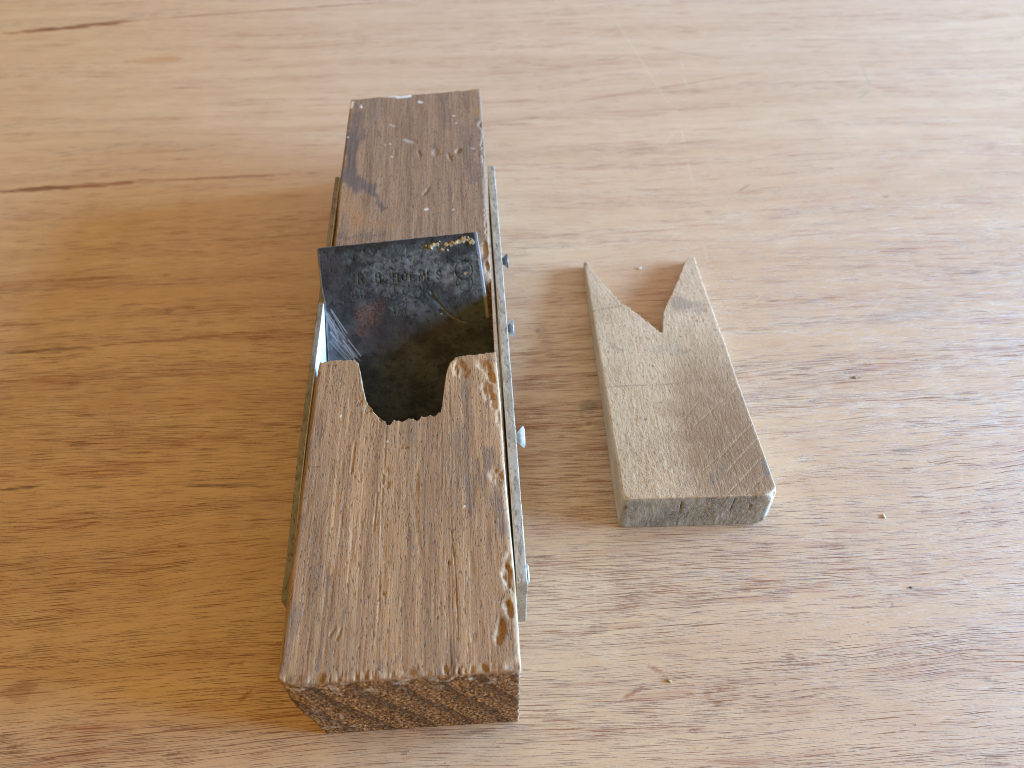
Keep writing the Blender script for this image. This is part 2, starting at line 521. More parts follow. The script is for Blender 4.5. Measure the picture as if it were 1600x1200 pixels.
def front_block():
    L, W, H = 107.0, 61.6, 46.0
    A = np.unique(np.concatenate([np.linspace(0, W, 120), np.linspace(12, 26, 45), np.linspace(40, 49, 34)]))
    A = A[np.concatenate([[True], np.diff(A) > 0.06])]
    A[-1] = W
    P, F = box_grid(A, np.linspace(0, L, 215), np.linspace(0, H, 62))
    x, y, z = P.T
    far = y >= L - 1e-6
    top = z >= H - 1e-6
    rr = (0.7 + 0.9 * fbm(x * .25, y * .12, z * .25, 3, 3)) * (1 - .5 * sstep(4, 0, y))
    endm = (sstep(1.2, .2, y)) * sstep(H + .1, H - 1.3 - 1.5 * vnoise(x * .5, 1, 0, 7), z)
    Q = round_box(P, (W, L, H), np.where(y > L - 5, .3, rr))
    x, y, z = Q.T
    s = np.clip(y / L, 0, 1)
    vf = notch_v(x)
    zr = np.clip(z / H, 0, 1)
    vfz = 68.0 + (vf - 68.0) * np.sqrt(np.clip(zr, 0, 1))   # the far wall leans towards the mouth as it goes down
    v = V0 + (vfz - V0) * s
    # sides: left side hollowed below the arris, tapering in near the front sole
    uL = 0.15 + 0.45 * sstep(H - .8, H - 3, z) + 3.4 * (1 - sstep(0, 36, z)) * np.exp(-np.clip(v + 3.5, 0, None) / 30)
    uL = uL + 0.8 * sstep(92, 103, v)
    uR = 61.9 - 0.75 * sstep(20, 60, v) - 0.5 * sstep(80, 104, v) - 0.35 * sstep(H - 1, H - 3, z)
    u = uL + (uR - uL) * x / W
    # broken front left corner of the top
    v = v + 1.9 * np.clip(1 - u / 4.5, 0, 1) ** 1.5 * sstep(20, 46, z) * sstep(12, 0, v - V0)
    V = np.stack([u, v, z], 1)
    N = vnormals(V, F)
    d = wood_relief(V, N, endm, 11)
    topm = sstep(.55, .9, N[:, 2])
    mk = np.zeros((len(V), 3))
    mk2 = np.zeros((len(V), 3))
    mk2[:, 0] = np.maximum(endm, 0.0)
    X, Y = u, v

    GW1 = (fbm(X * 1.3, Y * .8, 0, 71, 3, .6) - .5) * 2.2
    GW2 = (fbm(X * 1.4, Y * .5, 0, 72, 3, .6) - .5) * 4.0
    GF = fbm(X * 2.2, Y * .25, 0, 73, 2) - .25

    def gouge(px, py, rx, ry, ang, depth, fresh=0.0, dirt=0.0, rim=0.0):
        nonlocal d
        c = bl(px, py)
        rg_ = random.Random(int(px * 31 + py))
        ca_, sa_ = math.cos(math.radians(ang)), math.sin(math.radians(ang))
        dx_, dy_ = X + GW1 * .45 - c[0], Y + GW2 * .45 - c[1]
        qa, qb = (dx_ * ca_ + dy_ * sa_) / rx, (-dx_ * sa_ + dy_ * ca_) / ry
        e = np.minimum.reduce([rg_.uniform(.6, 1.05) - qa * math.cos(a_) - qb * math.sin(a_) for a_ in [k * 1.05 + rg_.uniform(-.3, .3) for k in range(6)]])
        e = np.clip(e, 0, 1)
        # a chip breaks out steeply on its left and runs out flat, fibre by fibre, on the other sides
        ramp_ = np.clip(.5 - (X - c[0]) / (2.2 * rx), .15, 1)
        d = d - depth * .8 * np.clip(e * 3.2, 0, 1) * (.35 + .65 * ramp_) * (.55 + .9 * GF) * topm
        mk[:, 1] = np.maximum(mk[:, 1], fresh * .75 * sstep(.05, .4, e) * (.4 + GF * 1.2) * topm)
        mk[:, 0] = np.maximum(mk[:, 0], dirt * sstep(.15, .6, e) * topm)
    # chips along the right arris, from the horn to the near end
    for g in [(722, 578, 3.6, 4.4, 20, .9, .30), (755, 572, 2.3, 4.0, 35, 1.1, .45), (768, 590, 1.6, 4.5, 15, 1.2, .35), (762, 612, 2.0, 4.5, 10, .8, .45),
              (772, 628, 1.6, 4.0, 0, .9, .3), (779, 655, 1.0, 4.5, 0, 1.0, .7), (776, 745, 2.2, 3.2, 30, .9, .45), (783, 742, 1.2, 2.0, 0, 1.0, .5),
              (795, 868, 1.3, 2.2, -20, .8, .6), (797, 903, 2.2, 4.6, 14, 1.9, .12), (789, 905, .8, 3.8, 10, .5, .95), (795, 948, 1.4, 3.4, 10, 1.3, .12),
              (789, 950, .7, 2.6, 8, .4, .9), (782, 985, 1.5, 4.2, -18, 1.4, .15), (776, 990, .8, 3.4, -18, .4, .9), (808, 937, 1.4, 2.6, 0, .9, .5),
              (810, 1040, 1.5, 2.8, 0, .7, .5), (800, 1042, .8, 2.6, 0, .6, .8), (758, 1048, 1.2, 2.2, 0, 1.1, .1), (736, 1049, .8, 2.0, 0, .3, .7),
              (640, 1050, 1.6, 1.8, 20, .9, .45), (695, 1048, .7, 2.0, 0, .6, .5), (460, 1064, 2.4, 1.6, 0, .6, .1)]:
        gouge(*g)
    # nicks and bruises in the top
    for g in [(625, 698, 1.9, .9, 8, .45, .35), (634, 700, .7, .8, 0, .7, 0, .5), (606, 737, 1.6, 1.6, 0, .35, .25), (604, 758, 1.5, 1.1, 0, .5, .25),
              (563, 628, 2.0, 1.0, 30, .4, .5), (535, 600, 1.0, 1.3, 40, .35, .1), (683, 967, .5, .5, 0, .6, 0, .9), (690, 942, .35, .35, 0, .5, 0, .8),
              (702, 880, .5, .8, 0, .6, .1, .6), (541, 878, .3, 1.0, 0, .5, 0, .6), (598, 928, .5, 1.0, 20, .5, .1, .4), (740, 997, .5, 1.6, -15, .5, .4),
              (560, 1012, .4, .9, 0, .5, .3, .3), (520, 985, .5, 2.6, -20, .45, .1), (530, 990, .5, 2.6, -20, .4, .1), (605, 880, .6, .7, 0, .4, .3),
              (480, 600, .9, 1.2, 0, .3, .2), (575, 640, 2.2, 1.8, 40, .6, .45), (600, 655, 1.6, 2.2, 30, .6, .55), (668, 560, 1, 1, 0, .1, 0)]:
        gouge(*g)
    for px, py in [(725, 792), (726, 791), (533, 650), (465, 802), (605, 690)]:
        e = ell(X, Y, bl(px, py), .42, .42)
        mk[:, 2] = np.maximum(mk[:, 2], .7 * sstep(.1, .5, e) * topm)
    # long scratches and splits
    for pts, w, dep, fr in [([(640, 760), (648, 800), (655, 850), (660, 870)], .45, .28, .1), ([(555, 690), (548, 740)], .5, .3, .35), ([(590, 770), (583, 830)], .35, .3, .1),
                            ([(650, 700), (652, 790)], .2, .3, .1), ([(528, 745), (520, 830)], .5, .25, .3), ([(598, 740), (592, 940)], .18, .3, .15),
                            ([(705, 830), (712, 900), (716, 1000)], .18, .35, 0), ([(486, 770), (478, 800)], .4, .3, .3), ([(660, 905), (668, 990)], .2, .2, .2),
                            ([(510, 860), (507, 960)], .2, .25, .15), ([(600, 960), (597, 1030)], .15, .3, .2), ([(735, 860), (742, 990)], .15, .3, 0)]:
        q = dpoly(X, Y, [bl(*p) for p in pts])
        m = sstep(w, w * .2, q) * topm
        d = d - dep * .5 * m
        mk[:, 1] = np.maximum(mk[:, 1], fr * m)
    # dark violet streaks
    for pts, w, st in [([(727, 590), (728, 700), (735, 800)], 1.6, .45), ([(760, 700), (775, 780), (788, 830)], 2.2, .6), ([(748, 720), (760, 800), (770, 880)], 1.2, .45),
                       ([(515, 900), (505, 990), (498, 1045)], .8, .55), ([(480, 560), (498, 562)], .5, .0), ([(700, 620), (712, 700)], 3.0, .22),
                       ([(460, 960), (445, 1040)], 2.5, .4), ([(590, 1030), (600, 1042)], 2.5, .35), ([(700, 1005), (712, 1040)], 2.0, .35), ([(640, 830), (645, 870)], .8, .4),
                       ([(488, 700), (500, 660)], 2.5, .2)]:
        q = dpoly(X, Y, [bl(*p) for p in pts]) + (fbm(X * .8, Y * .15, 0, 81, 3) - .5) * 2.2 * w
        mk2[:, 1] = np.maximum(mk2[:, 1], st * sstep(w, 0, q) * topm)
    # pencil dashes across the left margin
    for pts, st in [([(480, 729), (508, 730)], .75), ([(508, 571), (532, 571)], .7)]:
        q = dpoly(X, Y, [bl(*p) for p in pts])
        mk[:, 0] = np.maximum(mk[:, 0], st * sstep(.38, .1, q + .25 * vnoise(X * 2.2, Y, 0, 5)) * topm)
    # broken wall of the notch and pale right cheek
    wall = sstep(.75, .3, N[:, 2]) * sstep(60, 70, v) * sstep(18, 30, z)
    mk[:, 1] = np.maximum(mk[:, 1], .55 * wall * vnoise(u * .8, v * .4, z * .3, 9))
    arr = sstep(.9, .5, N[:, 2]) * sstep(42, 45.2, z) * sstep(60.3, 61, u)
    mk[:, 1] = np.maximum(mk[:, 1], .75 * arr * sstep(.3, .6, vnoise(v * .16, 3, 0, 15)))
    # dirt and lint settled in the broken upper arris of the end grain
    lint = mk2[:, 0] * sstep(.60, .72, fbm(u * .35, z * .45, 0, 33, 3)) * (sstep(30, 12, z) * sstep(26, 2, u) + sstep(34, 40, z))
    mk[:, 2] = np.maximum(mk[:, 2], .40 * lint)
    # splintered fibre ends along the top of the end grain
    fr = sstep(V0 + 3.4, V0 + .3, v) * topm
    d = d - fr * .6 * sstep(.40, .85, fbm(u * 1.1, v * .15, 0, 29, 3, .7))
    mk[:, 1] = np.maximum(mk[:, 1], .22 * fr * sstep(.55, .7, vnoise(u * .9, v * .2, 0, 30)))
    mk2[:, 1] = np.maximum(mk2[:, 1], .5 * fr * sstep(.5, .75, fbm(u * .7, v * .2, 0, 35, 2)))
    V = V + N * d[:, None]
    return mesh_obj('front_block', V / 1000, F, body_wood('front_wood', (0.420, 0.256, 0.132), (0.290, 0.166, 0.084), (0.205, 0.136, 0.084), 1), plane, {'mk': mk, 'mk2': mk2})


front_block()

# blade bed: the plane the iron lies on
BA = math.radians(37)
P0 = at(620, 375, HB + .011) - ORG
P0u, P0v, P0z = P0 @ UX * 1000, P0 @ VX * 1000, P0[2] * 1000
BT = 3.0                                    # thickness of the iron


def rear_block():
    L, W, H = 125.0, 60.8, 46.0
    P, F = box_grid(np.linspace(0, W, 124), np.linspace(0, L, 250), np.linspace(0, H, 40))
    x, y, z = P.T
    rr = 0.5 + 0.9 * fbm(x * .25, y * .12, z * .25, 23, 3)
    Q = round_box(P, (W, L, H), rr)
    x, y, z = Q.T
    bed = P0v - (P0z - z) / math.tan(BA) + (BT + .25) / math.sin(BA)
    farv = 265.8 + 5.4 * x / W + (fbm(x * .3, 2, 0, 51, 3) - .5) * 1.6
    s = y / L
    v = bed + (farv - bed) * s
    uL = 0.5 - 0.7 * sstep(170, 205, v) + .4 * sstep(H - .8, H - 3, z)
    uR = 60.75 + 0.6 * sstep(180, 225, v) - .2 * sstep(H - .8, H - 3, z)
    u = uL + (uR - uL) * x / W
    V = np.stack([u, v, z], 1)
    N = vnormals(V, F)
    endm = sstep(1.2, .3, np.minimum(Q[:, 1], L - Q[:, 1])) * sstep(H + .1, H - 1, z)
    d = wood_relief(V, N, endm, 31, .8)
    topm = sstep(.55, .9, N[:, 2])
    mk, mk2 = np.zeros((len(V), 3)), np.zeros((len(V), 3))
    mk2[:, 0] = endm
    wx, wy = u + (fbm(u * .35, v * .2, 0, 61, 3) - .5) * 5, v + (fbm(u * .3, v * .2, 0, 62, 3) - .5) * 8
    # dark stain along the left arris, spilling inwards
    for pts, w, st in [([(552, 200), (548, 240), (545, 275)], 3.4, .85), ([(545, 275), (560, 288), (572, 292)], 5.2, .8), ([(575, 295), (590, 312), (598, 328)], 1.9, .85),
                       ([(558, 180), (556, 220)], 4.5, .5), ([(665, 305), (672, 292)], .8, .5), ([(592, 205), (593, 212)], .9, .6), ([(655, 235), (657, 245)], .7, .5),
                       ([(678, 225), (680, 240)], .9, .5), ([(702, 285), (704, 360)], .7, .35), ([(655, 340), (657, 365)], .6, .5), ([(730, 200), (740, 280)], 3.5, .3),
                       ([(690, 150), (700, 200)], 3.0, .25), ([(625, 350), (627, 310)], .5, .4), ([(520, 370), (600, 368)], 1.8, .35)]:
        q = dpoly(wx if w > 1.5 else u, wy if w > 1.5 else v, [bl(*p) for p in pts])
        mk2[:, 1] = np.maximum(mk2[:, 1], st * sstep(w, w * .45, q) * topm)
    for pts, w, st in [([(742, 142), (747, 180)], 2.0, .9), ([(545, 310), (560, 350)], 6, .8), ([(570, 345), (620, 352)], 3.5, .5), ([(652, 172), (658, 176)], 3, .5)]:
        q = dpoly(wx, wy, [bl(*p) for p in pts])
        mk2[:, 2] = np.maximum(mk2[:, 2], st * sstep(w, 0, q) * topm)
    for pts, w, st in [([(549, 160), (547, 168)], 1.4, .9), ([(604, 151), (622, 150)], 1.2, .75), ([(622, 152), (640, 150)], 1.5, .95), ([(655, 159), (659, 160)], 1.0, .8),
                       ([(564, 165), (565, 168)], .7, .9), ([(543, 214), (544, 215)], .6, .8), ([(665, 327), (667, 327)], 1.0, .85), ([(708, 180), (710, 182)], .5, .8),
                       ([(601, 226), (602, 227)], .4, .7), ([(609, 225), (610, 225)], .4, .7), ([(634, 218), (650, 222)], .3, .5), ([(712, 192), (713, 193)], .4, .6),
                       ([(612, 245), (613, 246)], .4, .6), ([(610, 195), (616, 197)], .8, .35), ([(708, 327), (709, 328)], .4, .6), ([(736, 231), (740, 232)], .5, .4)]:
        q = dpoly(u, v, [bl(*p) for p in pts]) + (vnoise(u * 1.3, v * 1.3, 0, 5) - .5) * .5
        mk[:, 2] = np.maximum(mk[:, 2], st * sstep(w, w * .4, q) * topm)
    # old chisel bruises
    for px, py, rx, ry, ang, dep in [(716, 236, 1.3, 2.2, -20, .6), (655, 240, .5, 3, 10, .4), (680, 238, 1.4, 3, 0, .3), (640, 220, 4, 1.6, -30, .25), (702, 245, .5, 4, 15, .4), (665, 300, .6, 3, -25, .35)]:
        e = ell(u, v, bl(px, py), rx, ry, ang)
        d = d - dep * np.sqrt(e) * topm
        mk[:, 2] = np.maximum(mk[:, 2], .18 * sstep(.1, .7, e) * topm)
    # splintered right arris by the iron and bitten right far edge
    for px, py, rx, ry, dep, fr in [(757, 390, 1.6, 5, 1.0, .8), (762, 425, 1.4, 6, 1.2, .7), (753, 195, 1.2, 4, .9, .5), (756, 225, 1.2, 6, .8, .2), (757, 250, 1.2, 5, .6, .7), (760, 300, .8, 12, .5, .5), (761, 345, .8, 10, .6, .6)]:
        e = ell(u + (vnoise(u, v * .6, 0, 66) - .5) * 1.2, v, bl(px, py), rx, ry)
        d = d - dep * np.sqrt(e) * topm
        mk[:, 1] = np.maximum(mk[:, 1], fr * sstep(.1, .5, e) * topm)
    V = V + N * (d * (1 - sstep(6, 0, v - bed)))[:, None]
    return mesh_obj('rear_block', V / 1000, F, body_wood('rear_wood', (0.315, 0.196, 0.115), (0.225, 0.135, 0.079), (0.220, 0.160, 0.118), 5), plane, {'mk': mk, 'mk2': mk2})


rear_block()


# ------------------------------------------------------------------ steel side plates and screws
def plate_material(name, k):
    t = NT(name)
    co = t.coord()
    n1 = t.noise(t.coord((140, 140, 140), src=co), 1.0, 4.0, 0.65)
    n2 = t.noise(t.coord((1500, 500, 1500), src=co), 1.0, 3.0, 0.7)
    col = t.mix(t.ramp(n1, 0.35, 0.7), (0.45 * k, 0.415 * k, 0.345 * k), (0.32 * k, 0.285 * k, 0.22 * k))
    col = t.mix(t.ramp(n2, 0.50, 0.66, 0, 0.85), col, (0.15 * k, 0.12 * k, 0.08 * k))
    col = t.mix(t.ramp(t.noise(t.coord((30, 22, 30), src=co), 1.0, 3.0), 0.56, 0.75, 0, .4), col, (0.30, 0.24, 0.15))
    col = t.mix(t.m('MULTIPLY', t.attr('mk')[0], t.ramp(n2, .3, .7, 1.0, .85)), col, (0.76, 0.76, 0.74))
    nrm = t.bump(t.m('ADD', n2, n1), 0.5, 0.00015)
    return t.done(col, t.ramp(n2, 0.3, 0.7, 0.50, 0.70), nrm, 0.2, 0.4)


def zinc_material(name, c0, c1, metallic=.6):
    t = NT(name)
    n1 = t.noise(t.coord((600, 600, 600)), 1.0, 4.0, 0.65)
    return t.done(t.mix(t.ramp(n1, 0.4, 0.7), c0, c1), t.ramp(n1, 0.3, 0.7, 0.30, 0.5), t.bump(n1, 0.3, 0.0001), metallic, 0.5)


PLATE = plate_material('dull_steel', 1.0)
PLATE_DIRTY_SHADED = plate_material('grimy_shaded_steel', 0.55)  # darker copy for the left plate: grime plus its shade put into the colour
ZINC = zinc_material('zinc', (0.74, 0.76, 0.78), (0.55, 0.57, 0.60))
GREYZ = zinc_material('worn_zinc', (0.36, 0.36, 0.40), (0.22, 0.20, 0.22))
DARKZ = zinc_material('blackened_zinc', (0.16, 0.145, 0.14), (0.08, 0.07, 0.065))


def side_plate(inner, v0, v1, z0, z1, T, side, label, mat):
    """inner: function v -> u (mm) of the face that touches the wood; side -1 left, +1 right"""
    L, H = v1 - v0, z1 - z0
    edge = [0, .15, .35, .7]
    B = np.concatenate([edge, np.linspace(1.2, L - 1.2, 150), L - np.array(edge[::-1])])
    Cc = np.concatenate([edge, np.linspace(1.2, H - 1.2, 14), H - np.array(edge[::-1])])
    A = np.concatenate([[0, .15, .35, .6], np.linspace(.9, T - .9, 4), T - np.array([.6, .35, .15, 0])])
    P, F = box_grid(A, B, Cc)
    r = .14 + .22 * vnoise(P[:, 1] * .35, P[:, 2] * .3, P[:, 0], 77)
    Q = round_box(P, (T, L, H), r)
    v = v0 + Q[:, 1]
    # the near end is cut at a slant, lower corner forward
    u = inner(v) + side * Q[:, 0] if side > 0 else inner(v) - T + Q[:, 0]
    V = np.stack([u, v, z0 + Q[:, 2]], 1)
    N = vnormals(V, F)
    V = V + N * ((fbm(V[:, 0] * .9, V[:, 1] * .5, V[:, 2] * .9, 78, 3) - .5) * .16)[:, None]
    inn = sstep(.35, .12, Q[:, 0] if side > 0 else T - Q[:, 0])
    o = mesh_obj('side_plate', V / 1000, F, mat, plane, {'mk': np.stack([inn, 0 * inn, 0 * inn], 1)})
    o['label'] = label
    return o


plate_R = side_plate(lambda v: 62.2 + 0.1 * np.sin(v / 60), 20.4, 211.0, 17.0, 45.0, 3.0, 1, 'grey steel plate with countersunk screws standing out of it', PLATE)
plate_L = side_plate(lambda v: -0.75 + .9 * sstep(80, 20, v) , 20.0, 209.0, 17.0, 43.6, 2.2, -1, 'olive grey steel plate on the shaded side', PLATE_DIRTY_SHADED)


def screw(px, py, z, out, rad, mat, parent, tilt=0.0, label=None):
    """countersunk screw whose head stands `out` mm off the outer face of the right plate"""
    c = bl(px, py, z / 1000)
    u0 = 62.2 + 3.0
    prof = [(-1.0, 1.2), (0.1, 1.25), (out * .35, 1.45), (out * .55, rad * .62), (out * .92, rad * .97), (out, rad), (out + .25, rad * .97), (out + .42, rad * .80), (out + .45, 0.02)]
    n = 40
    V, Fc = [], []
    for k, (h, r) in enumerate(prof):
        for j in range(n):
            a = 2 * math.pi * j / n
            V.append((h, r * math.cos(a), r * math.sin(a)))
    for k in range(len(prof) - 1):
        for j in range(n):
            Fc.append((k * n + j, k * n + (j + 1) % n, (k + 1) * n + (j + 1) % n, (k + 1) * n + j))
    V = np.array(V)
    # slot across the head
    sl = (np.abs(V[:, 1]) < .45) & (V[:, 0] > out + .3)
    V[sl, 0] -= .5
    ct, st = math.cos(tilt), math.sin(tilt)
    V = np.stack([V[:, 0] * ct - V[:, 1] * st, V[:, 0] * st + V[:, 1] * ct, V[:, 2]], 1)
    V += np.array([u0, c[1], z])
    o = mesh_obj('screw', V / 1000, np.array(Fc), mat, parent)
    if label:
        o['label'] = label
    return o


screw(790, 408, 34, 2.5, 3.0, DARKZ, plate_R, .05, 'dark grey screw nearest the bare end')
screw(799, 513, 34, 2.5, 3.3, GREYZ, plate_R, 0)
screw(812, 683, 34, 3.0, 3.6, ZINC, plate_R, 0, 'bright zinc screw standing proud')
screw(820, 897, 37, .6, 2.7, ZINC, plate_R, 0, 'bright screw driven almost flush')


# ------------------------------------------------------------------ the iron (blade)
FONT = {
    'R': [[(0, 0), (0, 1), (.45, 1), (.6, .88), (.6, .64), (.45, .52), (0, .52)], [(.3, .52), (.62, 0)]],
    'B': [[(0, 0), (0, 1), (.42, 1), (.55, .88), (.55, .64), (.42, .53), (0, .53)], [(.42, .53), (.6, .4), (.6, .13), (.45, 0), (0, 0)]],
    'H': [[(0, 0), (0, 1)], [(.6, 0), (.6, 1)], [(0, .5), (.6, .5)]],
    'O': [[(.32, 0), (.08, .2), (0, .5), (.08, .8), (.32, 1), (.56, .8), (.64, .5), (.56, .2), (.32, 0)]],
    'L': [[(0, 1), (0, 0), (.52, 0)]],
    'M': [[(0, 0), (.05, 1), (.36, .2), (.67, 1), (.72, 0)]],
    'E': [[(.55, 1), (0, 1), (0, 0), (.55, 0)], [(0, .52), (.42, .52)]],
    'S': [[(.56, .85), (.3, 1), (.06, .85), (.06, .64), (.3, .52), (.54, .38), (.54, .15), (.3, 0), (.02, .14)]],
    'U': [[(0, 1), (0, .2), (.15, 0), (.42, 0), (.57, .2), (.57, 1)]],
    'F': [[(.52, 1), (0, 1), (0, 0)], [(0, .52), (.4, .52)]],
    'A': [[(0, 0), (.32, 1), (.64, 0)], [(.12, .36), (.52, .36)]],
    'N': [[(0, 0), (0, 1), (.58, 0), (.58, 1)]],
    'Y': [[(0, 1), (.3, .5), (.6, 1)], [(.3, .5), (.3, 0)]],
    'W': [[(0, 1), (.22, 0), (.42, .75), (.62, 0), (.84, 1)]],
}


def onblade(x, y):
    """pixel -> (u, l): across the body and down the slope from the middle of the top edge, mm"""
    sa, ca = math.sin(BA), math.cos(BA)
    nrm = np.cross(UX, VX * ca + np.array([0, 0, 1]) * sa)
    a, b = (x - 800) / FPX, (600 - y) / FPX
    d = np.array([a, _cp + b * _sp, -_sp + b * _cp])
    C = np.array([0, 0, CH])
    p0 = ORG + UX * P0u / 1000 + VX * P0v / 1000 + np.array([0, 0, P0z / 1000])
    p = C + d * (((p0 - C) @ nrm) / (d @ nrm))
    return (p - ORG) @ UX * 1000, -((p - p0) @ (VX * ca + np.array([0, 0, 1]) * sa)) * 1000


def blade_material():
    t = NT('blackened_steel')
    co = t.coord()
    a, b = t.attr('mk'), t.attr('mk2')
    n1 = t.noise(t.coord((90, 90, 90), src=co), 1.0, 5.0, 0.65)
    n2 = t.noise(t.coord((420, 420, 420), src=co, loc=(3, 3, 3)), 1.0, 4.0, 0.7)
    n3 = t.noise(t.coord((1500, 1500, 1500), src=co), 1.0, 2.0, 0.7)
    col = t.mix(t.ramp(n1, 0.40, 0.60), (0.024, 0.029, 0.034), (0.058, 0.068, 0.076))
    col = t.mix(t.ramp(n2, 0.52, 0.68, 0, .75), col, (0.010, 0.010, 0.012))
    col = t.mix(t.ramp(n2, 0.42, 0.30, 0, .4), col, (0.095, 0.105, 0.115))
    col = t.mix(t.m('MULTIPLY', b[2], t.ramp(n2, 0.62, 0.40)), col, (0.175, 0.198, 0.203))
    col = t.mix(t.ramp(n3, 0.62, 0.75, 0, .35), col, (0.20, 0.19, 0.17))
    col = t.mix(t.m('MULTIPLY', b[0], t.ramp(n3, 0.42, 0.62)), col, (0.22, 0.085, 0.036))
    col = t.mix(t.m('MULTIPLY', b[1], .6), col, (0.044, 0.034, 0.044))
    col = t.mix(t.m('MULTIPLY', a[0], .85), col, (0.018, 0.016, 0.015))
    col = t.mix(a[1], col, (0.36, 0.37, 0.39))
    col = t.mix(a[2], col, (0.44, 0.33, 0.18))
    met = t.m('SUBTRACT', t.m('MULTIPLY', t.m('SUBTRACT', 1.0, a[2]), 0.10), t.m('MULTIPLY', b[0], .3), clamp=True)
    ro = t.m('ADD', t.ramp(n2, 0.3, 0.7, 0.40, 0.60), t.m('MULTIPLY', a[2], .3))
    ro = t.m('SUBTRACT', ro, t.m('MULTIPLY', a[1], .06))
    nrm = t.bump(t.m('ADD', n3, n2), 0.45, 0.00012)
    return t.done(col, ro, nrm, met, 0.2)


def plane_iron():
    LB = 92.0
    W = 60.0
    e = np.array([0, .1, .25, .45, .7])
    A = np.concatenate([e, np.linspace(.9, W - .9, 290), W - e[::-1]])
    B = np.concatenate([e, np.linspace(.9, 70, 330), np.linspace(71, LB - 1, 24), LB - e[::-1]])
    P, F = box_grid(A, B, np.concatenate([e[:4], [BT / 2], BT - e[3::-1]]))
    Q = round_box(P, (W, LB, BT), .28 + .25 * vnoise(P[:, 0] * .4, P[:, 1] * .4, 0, 91))
    x, y, z = Q.T
    s = x / W
    l = (1.7 - 3.6 * s) * (1 - y / LB) + y
    uL = np.interp(l, [1, 8, 15, 20, 26, 42, 92], [-2.6, -2.3, -1.75, -1.1, -.45, -.2, .3]) - .25 * (fbm(l * .25, 1, 0, 92, 3) - .5)
    uR = np.interp(l, [-2, 20, 42, 60, 92], [56.2, 58.4, 60.2, 61.0, 61.2])
    u = uL + (uR - uL) * s
    mk, mk2 = np.zeros((len(Q), 3)), np.zeros((len(Q), 3))
    top = z >= BT - .3
    dz = -.10 * sstep(.60, .78, fbm(u * .9, l * .9, 0, 93, 3)) + .10 * (fbm(u * .15, l * .15, 0, 94, 3) - .5)

    # stamped lettering
    ink = np.full(len(Q), 9.0)
    sel = np.nonzero(top)[0]

    def stamp(text, x0, y0, x1, y1, hpx, wid=.8):
        (a0, b0), (a1, b1) = onblade(x0, y0), onblade(x1, y1)
        hh = onblade((x0 + x1) / 2, (y0 + y1) / 2 - hpx)
        hm = onblade((x0 + x1) / 2, (y0 + y1) / 2)
        h = math.hypot(hh[0] - hm[0], hh[1] - hm[1])
        ex = np.array([a1 - a0, b1 - b0])
        Lx = np.hypot(*ex)
        ex = ex / Lx
        ey = np.array([ex[1], -ex[0]])
        nch = len(text)
        pitch = Lx / (nch - 1 + .62)
        for k, ch in enumerate(text):
            for pl in FONT.get(ch, []):
                pts = [tuple(np.array([a0, b0]) + ex * (k * pitch + q[0] * h * wid) + ey * q[1] * h) for q in pl]
                ink[sel] = np.minimum(ink[sel], dpoly(u[sel], l[sel], pts))
    stamp('R B HOLMES', 560, 443, 690, 437, 15)
    ink1 = ink.copy()
    ink[:] = 9
    stamp('BUFFALO NY', 551, 468, 677, 459, 13)
    stamp('W', 614, 503, 638, 501, 29, .95)
    ink2 = ink.copy()
    cut = np.maximum(.95 * sstep(.30, .10, ink1) * sstep(.2, .5, vnoise(u * .7, l * .7, 2, 89) + .15), .45 * sstep(.28, .1, ink2) * sstep(.3, .6, vnoise(u * .5, l * .5, 0, 95) + .12))
    # stamped double ring
    for px, py, r, st in [(724, 422, 3.15, 1.0), (725, 441, 2.95, .75)]:
        c = onblade(px, py)
        q = np.abs(np.hypot(u - c[0], (l - c[1]) * .92) - r)
        cut = np.maximum(cut, st * .8 * sstep(.28, .1, q) * top * sstep(.15, .4, vnoise(u * .6, l * .6, 3, 96) + .1))
    cut = cut * top
    dz = dz - .20 * cut
    mk[:, 0] = np.maximum(mk[:, 0], .55 * cut)
    # step of a ground hollow: curved bright edge, its colour dimmed towards the plate's shadow
    arc = [onblade(*p) for p in [(672, 455), (683, 472), (695, 486), (707, 496), (722, 503), (738, 506), (752, 505)]]
    q = dpoly(u, l, arc)
    inside = np.hypot(u - onblade(735, 462)[0], l - onblade(735, 462)[1])
    mk[:, 1] = np.maximum(mk[:, 1], .50 * sstep(.34, .1, q + .30 * vnoise(u, l, 0, 6)) * top * sstep(onblade(755, 505)[0], onblade(705, 495)[0], u))
    dz = dz - .25 * sstep(.9, .1, q) * top
    for px, py, rx, ry in [(690, 487, 2.0, 1.1), (702, 498, 1.3, .6), (676, 465, 2.4, .7)]:
        e2 = ell(u, l, onblade(px, py), rx, ry, 35)
        mk[:, 0] = np.maximum(mk[:, 0], .8 * sstep(.1, .5, e2) * top)
        dz = dz - .25 * np.sqrt(e2) * top
    mk[:, 2] = np.maximum(mk[:, 2], .7 * sstep(.3, .8, ell(u, l, onblade(690, 490), .6, .4)) * top)
    mk[:, 2] = np.maximum(mk[:, 2], .8 * sstep(.2, .8, ell(u, l, onblade(727, 427), .8, .7)) * top)
    # dried glue and sawdust under the top edge
    for pts, w in [([(676, 385), (690, 381), (700, 384), (712, 380)], .9), ([(712, 380), (722, 376), (728, 369), (735, 376), (742, 378)], .8), ([(690, 389), (700, 391)], .45), ([(660, 384), (680, 386)], .35)]:
        q = dpoly(u, l, [onblade(*p) for p in pts]) + (fbm(u * .9, l * .9, 0, 97, 3) - .5) * 2.6
        mm = sstep(w, w * .3, q) * top
        mk[:, 2] = np.maximum(mk[:, 2], mm * (.55 + .45 * vnoise(u * 2, l * 2, 0, 98)))
        dz = dz + .28 * mm
